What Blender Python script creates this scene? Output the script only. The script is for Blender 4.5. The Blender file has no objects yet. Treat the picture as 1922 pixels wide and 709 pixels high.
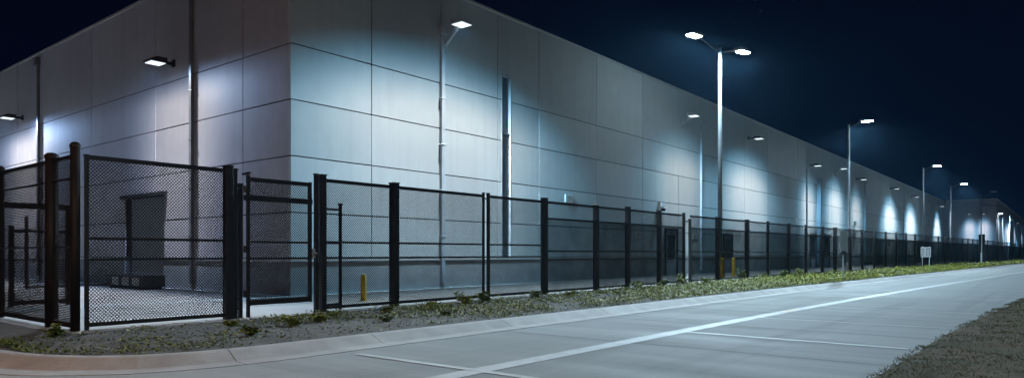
import bpy, bmesh, math, random
import numpy as np
from mathutils import Vector, Matrix
C = bpy.context
S = C.scene
R = math.radians
random.seed(7)

# ------------------------------------------------------------------ camera
# world: X runs along the long wall, Y points from the road to the building
CAMH = 1.5
ANG = math.atan(1044 / 1303)                       # view direction is turned by this from X towards Y
cam_d = bpy.data.cameras.new('camera'); cam = bpy.data.objects.new('camera', cam_d)
S.collection.objects.link(cam)
cam.location = (0, 0, CAMH)
cam.rotation_euler = (R(90), 0, ANG - R(90))
cam_d.sensor_width = 36; cam_d.lens = 36 * 1303 / 1922
cam_d.shift_y = (475 - 354.5) / 1922
cam_d.clip_start = .05; cam_d.clip_end = 3000
S.camera = cam

# ------------------------------------------------------------------ world (night sky) and exposure
W = bpy.data.worlds.new('World'); S.world = W; W.use_nodes = True
nt = W.node_tree; bg = nt.nodes['Background']
tc = nt.nodes.new('ShaderNodeTexCoord'); sx = nt.nodes.new('ShaderNodeSeparateXYZ')
cr = nt.nodes.new('ShaderNodeValToRGB')
nt.links.new(tc.outputs['Generated'], sx.inputs[0]); nt.links.new(sx.outputs['Z'], cr.inputs[0])
cr.color_ramp.elements[0].position = 0; cr.color_ramp.elements[0].color = (.0010, .0022, .0095, 1)
cr.color_ramp.elements[1].position = .42; cr.color_ramp.elements[1].color = (.0009, .0014, .0062, 1)
skm = nt.nodes.new('ShaderNodeMix'); skm.data_type = 'RGBA'; skm.blend_type = 'ADD'
skr = nt.nodes.new('ShaderNodeMapRange'); skr.inputs[1].default_value = .55; skr.inputs[2].default_value = 1
nt.links.new(sx.outputs['X'], skr.inputs[0]); nt.links.new(skr.outputs[0], skm.inputs[0])
nt.links.new(cr.outputs[0], skm.inputs[6]); skm.inputs[7].default_value = (.0001, .0016, .0035, 1)
nt.links.new(skm.outputs[2], bg.inputs[0]); bg.inputs[1].default_value = 1.0

S.view_settings.view_transform = 'Standard'; S.view_settings.look = 'None'
S.view_settings.exposure = 0; S.view_settings.gamma = 1
S.render.engine = 'CYCLES'
S.cycles.use_denoising = True
S.cycles.max_bounces = 6; S.cycles.diffuse_bounces = 3; S.cycles.transparent_max_bounces = 32
S.cycles.sample_clamp_indirect = 4
S.cycles.use_light_tree = True

# light strengths, tuned together
WALL_W_END, WALL_W_LONG, STREET_W, STREET_NEAR_W, SODIUM_W = 52.0, 74.0, 9000.0, 5000.0, 1100.0
COOL = (.60, .84, 1.0); NEUTRAL = (.92, .94, .97); WARM = (1.0, .50, .24); TEAL = (.36, .78, 1.0)

# ------------------------------------------------------------------ helpers
class MB:
    def __init__(s): s.v = []; s.f = []
    def box(s, x0, x1, y0, y1, z0, z1):
        n = len(s.v)
        s.v += [(x0,y0,z0),(x1,y0,z0),(x1,y1,z0),(x0,y1,z0),(x0,y0,z1),(x1,y0,z1),(x1,y1,z1),(x0,y1,z1)]
        s.f += [tuple(n+i for i in q) for q in ((0,3,2,1),(4,5,6,7),(0,1,5,4),(1,2,6,5),(2,3,7,6),(3,0,4,7))]
        return s
    def bar(s, a, b, w, h=None, up=(0,0,1)):
        """box section bar from a to b, w wide (sideways), h deep (along up)"""
        h = h or w
        a = Vector(a); b = Vector(b); d = (b-a).normalized(); u = Vector(up)
        if abs(d.dot(u)) > .98: u = Vector((1,0,0))
        r = d.cross(u).normalized(); u = r.cross(d)
        n = len(s.v)
        for p in (a, b):
            for i, j in ((-1,-1),(1,-1),(1,1),(-1,1)):
                s.v.append(tuple(p + r*(i*w/2) + u*(j*h/2)))
        s.f += [tuple(n+i for i in q) for q in ((0,1,2,3),(7,6,5,4),(0,4,5,1),(1,5,6,2),(2,6,7,3),(3,7,4,0))]
        return s
    def tube(s, a, b, r0, r1=None, k=14, caps=True):
        r1 = r0 if r1 is None else r1
        a = Vector(a); b = Vector(b); d = (b-a).normalized()
        u = Vector((0,0,1)) if abs(d.z) < .9 else Vector((1,0,0))
        p = d.cross(u).normalized(); q = d.cross(p)
        n = len(s.v)
        for c, r in ((a, r0), (b, r1)):
            for i in range(k):
                t = 2*math.pi*i/k
                s.v.append(tuple(c + p*(r*math.cos(t)) + q*(r*math.sin(t))))
        for i in range(k):
            j = (i+1) % k; s.f.append((n+i, n+j, n+k+j, n+k+i))
        if caps:
            s.f.append(tuple(n+i for i in range(k))[::-1]); s.f.append(tuple(n+k+i for i in range(k)))
        return s
    def lathe(s, c, prof, k=18):
        n = len(s.v)
        for r, z in prof:
            for i in range(k):
                t = 2*math.pi*i/k
                s.v.append((c[0]+r*math.cos(t), c[1]+r*math.sin(t), c[2]+z))
        for m in range(len(prof)-1):
            for i in range(k):
                j = (i+1) % k
                s.f.append((n+m*k+i, n+m*k+j, n+(m+1)*k+j, n+(m+1)*k+i))
        s.f.append(tuple(n+(len(prof)-1)*k+i for i in range(k)))
        return s
    def prism(s, pts, off):
        """extruded polygon: pts world points, off vector"""
        n = len(s.v); k = len(pts); o = Vector(off)
        s.v += [tuple(p) for p in pts] + [tuple(Vector(p)+o) for p in pts]
        s.f.append(tuple(range(n, n+k))); s.f.append(tuple(range(n+2*k-1, n+k-1, -1)))
        for i in range(k):
            j = (i+1) % k; s.f.append((n+j, n+i, n+k+i, n+k+j))
        return s
    def build(s, name, mat, parent=None, bevel=0, smooth=False, origin=None):
        me = bpy.data.meshes.new(name)
        v = s.v
        if origin is not None:
            v = [(p[0]-origin[0], p[1]-origin[1], p[2]-origin[2]) for p in v]
        me.from_pydata(v, [], s.f)
        bm = bmesh.new(); bm.from_mesh(me); bmesh.ops.recalc_face_normals(bm, faces=bm.faces); bm.to_mesh(me); bm.free()
        me.materials.append(mat)
        if smooth:
            for p in me.polygons: p.use_smooth = len(p.vertices) <= 4
        o = bpy.data.objects.new(name, me); S.collection.objects.link(o)
        if origin is not None: o.location = origin
        if parent is not None: o.parent = parent
        if bevel:
            m = o.modifiers.new('bevel', 'BEVEL'); m.width = bevel; m.segments = 2; m.limit_method = 'ANGLE'
        return o

def tag(o, label=None, cat=None, group=None, kind=None):
    if label: o['label'] = label
    if cat: o['category'] = cat
    if group: o['group'] = group
    if kind: o['kind'] = kind
    return o

def thing(name, label, cat, loc=(0,0,0), rz=0, group=None):
    o = bpy.data.objects.new(name, None); S.collection.objects.link(o)
    o.location = loc; o.rotation_euler = (0,0,rz); o.empty_display_size = .3
    return tag(o, label, cat, group)

def copy_tree(o, parent=None):
    c = o.copy(); S.collection.objects.link(c); c.parent = parent
    for ch in [x for x in o.children]:
        copy_tree(ch, c)
    return c

def lerp_table(tab, x):
    if x <= tab[0][0]: return tab[0][1]
    for (a, u), (b, v) in zip(tab, tab[1:]):
        if x <= b:
            return u + (v-u)*(x-a)/(b-a)
    return tab[-1][1]

# ------------------------------------------------------------------ materials
def mat(name, base, rough=.6, metal=0, spec=.5):
    m = bpy.data.materials.new(name); m.use_nodes = True
    b = m.node_tree.nodes['Principled BSDF']
    b.inputs['Base Color'].default_value = (*base, 1); b.inputs['Roughness'].default_value = rough
    b.inputs['Metallic'].default_value = metal; b.inputs['Specular IOR Level'].default_value = spec
    return m

def node(m, t, **k):
    n = m.node_tree.nodes.new(t)
    for a, v in k.items():
        if a in n.inputs.keys(): n.inputs[a].default_value = v
        else: setattr(n, a, v)
    return n

def noise_mat(name, c1, c2, scale=3., detail=6, rough=.8, bump=0., bscale=None, stretch=(1,1,1), rot=(0,0,0), c3=None, scale2=.4, f2=.5, metal=0, spec=.4, lo=.35, hi=.65, streak=0):
    """two noise layers between base colours, plus bump, in object space"""
    m = mat(name, c1, rough, metal, spec); L = m.node_tree.links; b = m.node_tree.nodes['Principled BSDF']
    tc = node(m, 'ShaderNodeTexCoord'); mp = node(m, 'ShaderNodeMapping')
    mp.inputs['Scale'].default_value = stretch; mp.inputs['Rotation'].default_value = rot
    L.new(tc.outputs['Object'], mp.inputs[0])
    n = node(m, 'ShaderNodeTexNoise'); n.inputs['Scale'].default_value = scale; n.inputs['Detail'].default_value = detail
    L.new(mp.outputs[0], n.inputs['Vector'])
    r = node(m, 'ShaderNodeMapRange'); r.inputs[1].default_value = lo; r.inputs[2].default_value = hi
    L.new(n.outputs['Fac'], r.inputs[0])
    mx = node(m, 'ShaderNodeMix', data_type='RGBA')
    mx.inputs[6].default_value = (*c1, 1); mx.inputs[7].default_value = (*c2, 1)
    L.new(r.outputs[0], mx.inputs[0])
    out = mx.outputs[2]
    if c3:
        n2 = node(m, 'ShaderNodeTexNoise'); n2.inputs['Scale'].default_value = scale2; n2.inputs['Detail'].default_value = 5
        L.new(tc.outputs['Object'], n2.inputs['Vector'])
        r2 = node(m, 'ShaderNodeMapRange'); r2.inputs[1].default_value = .42; r2.inputs[2].default_value = .62; r2.inputs[4].default_value = f2
        L.new(n2.outputs['Fac'], r2.inputs[0])
        m2 = node(m, 'ShaderNodeMix', data_type='RGBA'); m2.inputs[7].default_value = (*c3, 1)
        L.new(r2.outputs[0], m2.inputs[0]); L.new(out, m2.inputs[6]); out = m2.outputs[2]
    if streak:
        mp3 = node(m, 'ShaderNodeMapping'); mp3.inputs['Scale'].default_value = (1,1,.06); L.new(tc.outputs['Object'], mp3.inputs[0])
        n3 = node(m, 'ShaderNodeTexNoise'); n3.inputs['Scale'].default_value = 3.2; n3.inputs['Detail'].default_value = 7; L.new(mp3.outputs[0], n3.inputs['Vector'])
        r3 = node(m, 'ShaderNodeMapRange'); r3.inputs[1].default_value = .5; r3.inputs[2].default_value = .72; r3.inputs[4].default_value = streak; L.new(n3.outputs['Fac'], r3.inputs[0])
        m3 = node(m, 'ShaderNodeMix', data_type='RGBA'); m3.inputs[7].default_value = (*[q*.6 for q in c1], 1); L.new(r3.outputs[0], m3.inputs[0]); L.new(out, m3.inputs[6]); out = m3.outputs[2]
    if streak:
        an = node(m, 'ShaderNodeAttribute'); an.attribute_name = 'tone'
        hs = node(m, 'ShaderNodeHueSaturation'); tm = node(m, 'ShaderNodeMath'); tm.operation = 'MULTIPLY_ADD'; tm.inputs[1].default_value = .035; tm.inputs[2].default_value = 1
        L.new(an.outputs['Fac'], tm.inputs[0]); L.new(tm.outputs[0], hs.inputs['Value']); L.new(out, hs.inputs['Color']); out = hs.outputs[0]
    L.new(out, b.inputs['Base Color'])
    if bump:
        nb = node(m, 'ShaderNodeTexNoise'); nb.inputs['Scale'].default_value = bscale or scale*8; nb.inputs['Detail'].default_value = 4
        L.new(mp.outputs[0], nb.inputs['Vector'])
        bp = node(m, 'ShaderNodeBump'); bp.inputs['Strength'].default_value = bump; bp.inputs['Distance'].default_value = .02
        L.new(nb.outputs['Fac'], bp.inputs['Height']); L.new(bp.outputs[0], b.inputs['Normal'])
    return m

M = {}
M['wall'] = noise_mat('tilt_up_concrete_teal_lit', (.41,.455,.475), (.455,.50,.515), scale=.35, stretch=(1,1,.35), rough=.72, bump=.12, bscale=14, c3=(.40,.425,.44), scale2=1.6, f2=.30, streak=.16)  # teal cast of the lighting mixed into the grey paint
M['wall_end'] = noise_mat('tilt_up_concrete_mauve_lit', (.37,.35,.375), (.42,.40,.42), scale=.35, stretch=(1,1,.35), rough=.72, bump=.12, bscale=14, c3=(.33,.31,.335), scale2=1.6, f2=.30, streak=.16)  # same grey paint, darker, with the lighting's mauve cast mixed in
M['joint'] = mat('dark_joint_sealant', (.05,.05,.055), .9)
M['plinth'] = noise_mat('grey_plinth_paint', (.20,.21,.22), (.26,.27,.28), scale=1.2, rough=.8, bump=.2)
M['coping'] = mat('pale_metal_coping', (.55,.55,.55), .4, .3)
M['spout'] = noise_mat('painted_downspout', (.34,.38,.42), (.42,.46,.5), scale=2, rough=.45)
M['spout_dark'] = noise_mat('dark_painted_downspout', (.12,.12,.13), (.16,.16,.17), scale=2, rough=.5)
M['black'] = noise_mat('black_powder_coat', (.009,.010,.013), (.018,.019,.023), scale=7, rough=.42, spec=.5)
M['wire'] = mat('black_vinyl_wire', (.010,.011,.014), .6, 0, .3)
M['warmsheen'] = noise_mat('black_coat_with_warm_lamp_sheen', (.010,.009,.009), (.035,.018,.013), scale=3.5, stretch=(1,1,.4), rough=.6, spec=.2, lo=.45, hi=.8)  # warm lamp sheen put into the black coat as colour
M['galv'] = noise_mat('pale_galvanised_steel', (.34,.37,.39), (.44,.46,.48), scale=4, rough=.38, metal=.25)
M['polegrey'] = noise_mat('grey_painted_steel_pole', (.15,.17,.185), (.20,.22,.235), scale=4, rough=.5)
M['darkmetal'] = mat('dark_bronze_housing', (.03,.03,.033), .45, .3)
M['whitepaint'] = noise_mat('weathered_white_paint', (.72,.73,.72), (.6,.61,.6), scale=5, rough=.6)
M['signpale'] = noise_mat('weathered_pale_sign', (.30,.31,.31), (.24,.25,.26), scale=5, rough=.7)
M['signink'] = mat('dark_sign_ink', (.03,.035,.04), .6)
M['signgrey'] = noise_mat('grey_sheet_metal', (.30,.35,.37), (.36,.41,.43), scale=3, rough=.5)
M['yellow'] = noise_mat('safety_yellow_paint', (.78,.52,.03), (.62,.38,.03), scale=9, rough=.5)
M['glass'] = mat('dark_door_glass', (.02,.03,.04), .12, 0, .8)
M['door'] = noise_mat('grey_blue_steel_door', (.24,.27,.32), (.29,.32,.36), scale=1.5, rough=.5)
M['slot'] = mat('slate_blue_infill_panel', (.09,.13,.16), .45)
M['unit'] = noise_mat('dark_equipment_casing', (.03,.03,.033), (.05,.05,.052), scale=5, rough=.6)
M['grille'] = mat('pale_grille_metal', (.6,.6,.6), .5, .2)
M['cap'] = mat('pale_post_cap', (.55,.52,.48), .5)

# concrete pavement: broom-finished, streaked across the lane, joint-free base colour
def pavement(name, a, b_, c):
    m = mat(name, a, .62, 0, .12); L = m.node_tree.links; bs = m.node_tree.nodes['Principled BSDF']
    tc = node(m, 'ShaderNodeTexCoord')
    def ns(scale, sc, detail=5, rough=.55, rot=(0,0,0)):
        mp = node(m, 'ShaderNodeMapping'); mp.inputs['Scale'].default_value = sc; mp.inputs['Rotation'].default_value = rot
        L.new(tc.outputs['Object'], mp.inputs[0])
        n = node(m, 'ShaderNodeTexNoise'); n.inputs['Scale'].default_value = scale; n.inputs['Detail'].default_value = detail; n.inputs['Roughness'].default_value = rough
        L.new(mp.outputs[0], n.inputs['Vector']); return n.outputs['Fac']
    def rng(x, lo, hi, t0=0, t1=1):
        r = node(m, 'ShaderNodeMapRange'); r.inputs[1].default_value = lo; r.inputs[2].default_value = hi; r.inputs[3].default_value = t0; r.inputs[4].default_value = t1
        L.new(x, r.inputs[0]); return r.outputs[0]
    def mix(f, u, v):
        x = node(m, 'ShaderNodeMix', data_type='RGBA')
        L.new(f, x.inputs[0])
        for i, w in ((6, u), (7, v)):
            if isinstance(w, tuple): x.inputs[i].default_value = (*w, 1)
            else: L.new(w, x.inputs[i])
        return x.outputs[2]
    streak = rng(ns(1.0, (1.9, .17, 1), 6, .6), .38, .64)
    col = mix(streak, a, b_)
    col = mix(rng(ns(.22, (1, 1, 1), 4), .45, .65, 0, .7), col, c)              # broad stains
    wheel = rng(ns(.8, (.06, 1.6, 1), 3), .52, .66, 0, .45)                     # tyre polish along the lane
    col = mix(wheel, col, tuple(x*.72 for x in a))
    speck = rng(ns(26, (1, 1, 1), 2), .62, .74, 0, .25)
    col = mix(speck, col, tuple(x*.55 for x in a))
    L.new(col, bs.inputs['Base Color'])
    L.new(rng(ns(.9, (1, .2, 1), 4), .35, .65, .72, .92), bs.inputs['Roughness'])
    bp = node(m, 'ShaderNodeBump'); bp.inputs['Strength'].default_value = .25; bp.inputs['Distance'].default_value = .006
    L.new(ns(22, (1, .25, 1), 4), bp.inputs['Height']); L.new(bp.outputs[0], bs.inputs['Normal'])
    return m
M['road'] = pavement('broom_finished_concrete', (.28,.30,.305), (.335,.355,.36), (.30,.315,.315))
M['yard'] = noise_mat('yard_concrete', (.27,.275,.27), (.34,.345,.34), scale=.8, rough=.8, bump=.15, bscale=20, c3=(.23,.23,.23), scale2=.3, f2=.6)
M['curb'] = noise_mat('kerb_concrete', (.33,.33,.33), (.42,.415,.41), scale=2.2, rough=.75, bump=.3, bscale=30, c3=(.27,.26,.25), scale2=.9, f2=.5)
M['line'] = noise_mat('worn_white_line', (.42,.445,.455), (.31,.33,.34), scale=3, stretch=(1,1,1), rough=.6, lo=.45, hi=.75, c3=(.40,.42,.44), scale2=12, f2=.4)
M['linefaint'] = noise_mat('faint_worn_line', (.50,.53,.55), (.40,.42,.44), scale=4, rough=.6, lo=.4, hi=.62)
M['lineorange'] = mat('worn_orange_mark', (.62,.42,.24), .6)
M['soil'] = noise_mat('dark_mulchy_soil', (.048,.045,.040), (.115,.105,.09), scale=4, detail=8, rough=.95, bump=.6, bscale=18, c3=(.07,.067,.06), scale2=1.1, f2=.8)
M['dirt'] = noise_mat('dry_verge_dirt', (.090,.065,.042), (.15,.108,.068), scale=5, detail=12, rough=.95, bump=.8, bscale=34, c3=(.060,.062,.035), scale2=.9, f2=.75)
M['land'] = noise_mat('open_ground', (.05,.05,.035), (.08,.075,.05), scale=.2, rough=1)
def leafmat(name, c1, c2, sc=1.5):
    m = noise_mat(name, c1, c2, scale=sc, detail=4, rough=.55, lo=.38, hi=.62)
    return m
M['leaf'] = leafmat('weed_leaf', (.16,.20,.028), (.34,.345,.055), 1.8)
M['leafdark'] = leafmat('dark_weed_leaf', (.09,.125,.024), (.18,.20,.04), 3)
M['straw'] = leafmat('dry_grass_blade', (.17,.14,.08), (.09,.10,.04), 2)

def fabric(name, alpha, col=(.012,.015,.020)):
    m = bpy.data.materials.new(name); m.use_nodes = True; n = m.node_tree; b = n.nodes['Principled BSDF']
    b.inputs['Base Color'].default_value = (*col, 1); b.inputs['Roughness'].default_value = .8; b.inputs['Specular IOR Level'].default_value = .2
    tc = n.nodes.new('ShaderNodeTexCoord'); ns = n.nodes.new('ShaderNodeTexNoise'); ns.inputs['Scale'].default_value = 1.4; ns.inputs['Detail'].default_value = 3
    mr = n.nodes.new('ShaderNodeMapRange'); mr.inputs[1].default_value = .3; mr.inputs[2].default_value = .7
    mr.inputs[3].default_value = alpha-.04; mr.inputs[4].default_value = min(1, alpha+.04)
    n.links.new(tc.outputs['Object'], ns.inputs[0]); n.links.new(ns.outputs['Fac'], mr.inputs[0]); n.links.new(mr.outputs[0], b.inputs['Alpha'])
    return m
M['fabric_thin'] = fabric('thin_windscreen_fabric', .72)
M['fabric_mid'] = fabric('woven_windscreen_fabric', .84)
M['fabric_far'] = fabric('dense_windscreen_fabric', .985)
M['fabric_strip'] = fabric('fine_mesh_strip', .55)

def emit(name, col, s):
    m = bpy.data.materials.new(name); m.use_nodes = True; n = m.node_tree
    n.nodes.remove(n.nodes['Principled BSDF']); e = n.nodes.new('ShaderNodeEmission')
    e.inputs[0].default_value = (*col, 1); e.inputs[1].default_value = s
    n.links.new(e.outputs[0], n.nodes['Material Output'].inputs[0]); return m
M['lens_street'] = emit('lit_street_led', (.72,.9,1), 90)
M['lens_wall'] = emit('lit_wall_led', (.80,.92,1), 1.3)
M['lens_off'] = mat('unlit_lens', (.5,.52,.52), .3)

# ------------------------------------------------------------------ lamps (real luminaires with a photometric spread)
def luminaire(name, loc, col, power, parent, kind, facing=(0,-1), radius=.12, opt=None, opt_skirt=(.4,.72,1)):
    """point source whose strength depends on direction, as an LED optic does.
    kind 'wall': batwing washing down a wall (facing = horizontal direction away from the wall)
    kind 'street': wide full-cutoff spread"""
    ld = bpy.data.lights.new(name, 'POINT'); ld.energy = power; ld.color = col; ld.shadow_soft_size = radius
    ld.use_nodes = True; n = ld.node_tree; L = n.links
    em = n.nodes.get('Emission') or n.nodes.new('ShaderNodeEmission')
    tc = n.nodes.new('ShaderNodeTexCoord'); sp = n.nodes.new('ShaderNodeSeparateXYZ')
    L.new(tc.outputs['Normal'], sp.inputs[0])
    def ma(op, a, b=None, c=None, clamp=False):
        x = n.nodes.new('ShaderNodeMath'); x.operation = op; x.use_clamp = clamp
        for i, v in enumerate((a, b, c)):
            if v is None: continue
            if isinstance(v, (int, float)): x.inputs[i].default_value = v
            else: L.new(v, x.inputs[i])
        return x.outputs[0]
    X, Y, Z = sp.outputs[0], sp.outputs[1], sp.outputs[2]
    down = ma('MULTIPLY', Z, -1.0)                        # light-local -Z is down
    if kind == 'wall':
        # asymmetric wall-washer optic (local Y = away from the wall, X = along it): an even pool of
        # half-width sig on a wall dist away, starting just below the lamp and reaching the ground
        dist, sig, edge, curl, height, yardk, start, shift = opt
        ny = ma('MAXIMUM', ma('MULTIPLY', Y, -1.0), .055)
        inv = ma('DIVIDE', 1.0, ny)
        u = ma('MULTIPLY', ma('MULTIPLY', X, inv), dist)
        v = ma('MULTIPLY', ma('MULTIPLY', down, inv), dist)
        u = ma('ADD', u, shift)
        u2 = ma('MULTIPLY', u, u)
        v0 = ma('ADD', ma('MULTIPLY', u2, curl), start)
        rise = ma('DIVIDE', ma('SUBTRACT', v, v0), edge, clamp=True)
        rise = ma('MULTIPLY', ma('MULTIPLY', rise, rise), ma('SUBTRACT', 3.0, ma('MULTIPLY', rise, 2.0)))
        side = ma('DIVIDE', 1.0, ma('ADD', 1.0, ma('POWER', ma('DIVIDE', u2, sig*sig), 1.8)))
        low = ma('DIVIDE', 1.0, ma('ADD', 1.0, ma('POWER', ma('DIVIDE', ma('MAXIMUM', v, 0.0), 11.0), 2.0)))
        foot = ma('MULTIPLY', ma('SUBTRACT', height+2.5, v), .4, clamp=True)
        A = ma('MULTIPLY', ma('MULTIPLY', rise, side), ma('MULTIPLY', low, foot))
        A = ma('MULTIPLY', A, ma('MULTIPLY', Y, -10.0, clamp=True))
        I = ma('MULTIPLY', A, ma('POWER', inv, 3.0))
        dn = ma('MULTIPLY', ma('SUBTRACT', down, .40), 2.5, clamp=True)
        dn = ma('DIVIDE', dn, ma('POWER', ma('MAXIMUM', down, .3), 4.0))
        away = ma('MULTIPLY', Y, 5.0, clamp=True)
        I = ma('ADD', I, ma('MULTIPLY', ma('MULTIPLY', ma('MULTIPLY', dn, down), away), yardk))
        cm = n.nodes.new('ShaderNodeMix'); cm.data_type = 'RGBA'
        cm.inputs[6].default_value = (*opt_skirt, 1); cm.inputs[7].default_value = (1,1,1,1)
        L.new(ma('ADD', ma('POWER', A, 1.25), ma('MULTIPLY', away, .7), clamp=True), cm.inputs[0]); L.new(cm.outputs[2], em.inputs['Color'])
    else:
        # road optic (type II): even along the road, narrow across it, shielded towards the buildings
        g = ma('MAXIMUM', down, .24)
        u = ma('DIVIDE', X, g); w = ma('DIVIDE', ma('MULTIPLY', Y, -1.0), g)
        fx = ma('DIVIDE', 1.0, ma('ADD', 1.0, ma('POWER', ma('DIVIDE', ma('MULTIPLY', u, u), 2.4), 1.1)))
        wf = ma('DIVIDE', ma('MAXIMUM', ma('SUBTRACT', w, .35), 0.0), .62)
        shield = ma('SUBTRACT', 1.0, ma('DIVIDE', ma('SUBTRACT', ma('MULTIPLY', w, -1.0), .12), .36), clamp=True)
        fy_ = ma('MULTIPLY', ma('DIVIDE', 1.0, ma('ADD', 1.0, ma('MULTIPLY', wf, wf))), shield)
        cut = ma('MULTIPLY', ma('SUBTRACT', down, .15), 6.0, clamp=True)
        I = ma('MULTIPLY', ma('MULTIPLY', ma('MULTIPLY', fx, fy_), cut), ma('POWER', g, -3.0))
    L.new(I, em.inputs['Strength'])
    if kind != 'wall': em.inputs['Color'].default_value = (1,1,1,1)
    out = n.nodes.get('Light Output') or n.nodes.new('ShaderNodeOutputLight')
    L.new(em.outputs[0], out.inputs[0])
    o = bpy.data.objects.new(name, ld); S.collection.objects.link(o)
    o.location = loc; o.rotation_euler = (0,0, R(180) if facing == (0,-1) else 0)
    if parent is not None: o.parent = parent
    return o

# ------------------------------------------------------------------ plan curves (the road and the fence bend gently away to the south)
G_CURB = [(-60,10.32),(5.8,10.32),(12.8,10.2),(29.4,9.8),(42,9.2),(55,8.6),(84,7.2),(110,6.0),(136,4.6),(186,2.0),(260,-2.5),(360,-10),(480,-20)]
G_FENCE = [(5.2,15.0),(29,15.0),(40,14.9),(50,14.55),(65,13.5),(84,12.2),(120,9.9),(186,7.0),(260,3.0),(360,-4),(480,-13)]
G_RIGHT = [(-60,2.0),(12,2.0),(18,1.92),(31,1.25),(45,.3),(60,-.9),(84,-2.6),(110,-4.4),(136,-6),(186,-10),(260,-16),(360,-25),(480,-36)]
def smooth_tab(tab):
    xs = []; x = tab[0][0]
    while x < tab[-1][0]:
        xs.append(x); x += 1.0 if x > 0 else 5
    xs.append(tab[-1][0])
    ys = [np.mean([lerp_table(tab, xx+d) for d in (-4,-2,0,2,4)]) if xx > 9 else lerp_table(tab, xx) for xx in xs]
    return list(zip(xs, [float(y) for y in ys]))
G_CURB, G_FENCE, G_RIGHT = map(smooth_tab, (G_CURB, G_FENCE, G_RIGHT))
fy = lambda x: lerp_table(G_FENCE, x)
cy = lambda x: lerp_table(G_CURB, x)
ry = lambda x: lerp_table(G_RIGHT, x)

# ------------------------------------------------------------------ the setting
land = MB(); land.v = [(-1500,-1500,-.26),(2500,-1500,-.26),(2500,1500,-.26),(-1500,1500,-.26)]; land.f = [(0,1,2,3)]
tag(land.build('ground', M['land']), kind='structure')

def strip(name, xs, lo, hi, z, m, parent=None, n=1):
    """sheet between two plan curves"""
    b = MB()
    for x in xs:
        for k in range(n+1):
            t = k/n; b.v.append((x, lo(x)*(1-t)+hi(x)*t, z(x, t) if callable(z) else z))
    for i in range(len(xs)-1):
        for k in range(n):
            a = i*(n+1)+k; b.f.append((a, a+n+1, a+n+2, a+1))
    return b.build(name, m, parent)
XS = list(np.arange(-60, 20, 4.)) + list(np.arange(20, 482, 5.))
XS = [float(x) for x in XS]
# road sheet incl. the side drive on the left: its far side follows the kerb, then runs north along X<3.4
road = MB()
xs_road = sorted(set(XS + [3.3]))
for x in xs_road:
    road.v.append((x, ry(x)-.05, -.15)); road.v.append((x, cy(x)+.25 if x > 5 else 13.0, -.15))
for i in range(len(xs_road)-1): road.f.append((2*i, 2*i+2, 2*i+3, 2*i+1))
n0 = len(road.v); road.v += [(-60,13,-.15),(3.3,13,-.15),(3.3,120,-.15),(-60,120,-.15)]; road.f.append((n0,n0+1,n0+2,n0+3))
road_o = tag(road.build('road', M['road']), kind='structure')

# transverse contraction joints sawn into the road, and the painted lines
jn = MB()
for x in [3.2+4.1*k for k in range(50)]:
    if abs(x-7.3) < 1.2: continue
    jn.box(x-.008, x+.008, ry(x)+.02, cy(x)-.9, -.147, -.1462)
jn.build('joint', mat('sawn_joint_grit', (.12,.12,.12), .9), road_o)  # dark grit in the sawn joints
strip('centre_line', [float(x) for x in np.arange(3, 104, 2.)], lambda x: ry(x)*.48+cy(x)*.52-.01, lambda x: ry(x)*.48+cy(x)*.52+.33, -.144, M['line'], road_o)
def flat(name, pts, z, m, parent):
    b = MB(); b.v = [(p[0], p[1], z) for p in pts]; b.f = [tuple(range(len(pts)))]; return b.build(name, m, parent)
flat('cross_line', [(7.22,9.1),(7.37,9.1),(7.42,2.2),(7.27,2.2)], -.141, M['line'], road_o)
flat('cross_line', [(13.56,6.2),(13.72,6.2),(13.68,2.15),(13.52,2.15)], -.141, M['line'], road_o)
flat('cross_line', [(17.80,6.1),(17.90,6.1),(17.92,2.1),(17.82,2.1)], -.141, M['linefaint'], road_o)
flat('cross_line', [(22.6,5.9),(22.72,5.9),(22.72,1.9),(22.6,1.9)], -.141, M['linefaint'], road_o)
flat('orange_mark', [(19.9,6.15),(21.3,6.13),(21.3,6.30),(19.9,6.32)], -.140, M['lineorange'], road_o)

# kerb with gutter pan, swept round the corner, broken at its joints
inner = [(3.42,60.),(3.42,40.),(3.42,25.),(3.42,18.),(3.42,14.2),(3.45,13.2),(3.56,12.4),(3.78,11.7),(4.12,11.15),(4.6,10.72),(5.2,10.45),(5.9,10.33)]
inner += [(x, cy(x)) for x in [6.6,8.33,10,12.05,14,16,18]] + [(float(x), cy(float(x))) for x in np.arange(20,470,4)]
PROF = [(0,-.3),(0,.0),(.14,.003),(.19,-.012),(.40,-.105),(.47,-.136),(.52,-.1445),(.86,-.1405),(.865,-.3)]
pts = []
for i, p in enumerate(inner):
    a = Vector(inner[max(0,i-1)]); b = Vector(inner[min(len(inner)-1,i+1)]); d = (b-a).normalized()
    pts.append((Vector(p), Vector((d.y, -d.x))))
# resample by length, leaving 2 cm gaps every 3.3 m in the first 60 m
acc = [0]
for (a,_),(b,_) in zip(pts, pts[1:]): acc.append(acc[-1]+(b-a).length)
def at_len(s):
    for i in range(len(acc)-1):
        if s <= acc[i+1] or i == len(acc)-2:
            t = (s-acc[i])/(acc[i+1]-acc[i]); return pts[i][0].lerp(pts[i+1][0], t), pts[i][1].lerp(pts[i+1][1], t).normalized()
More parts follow.
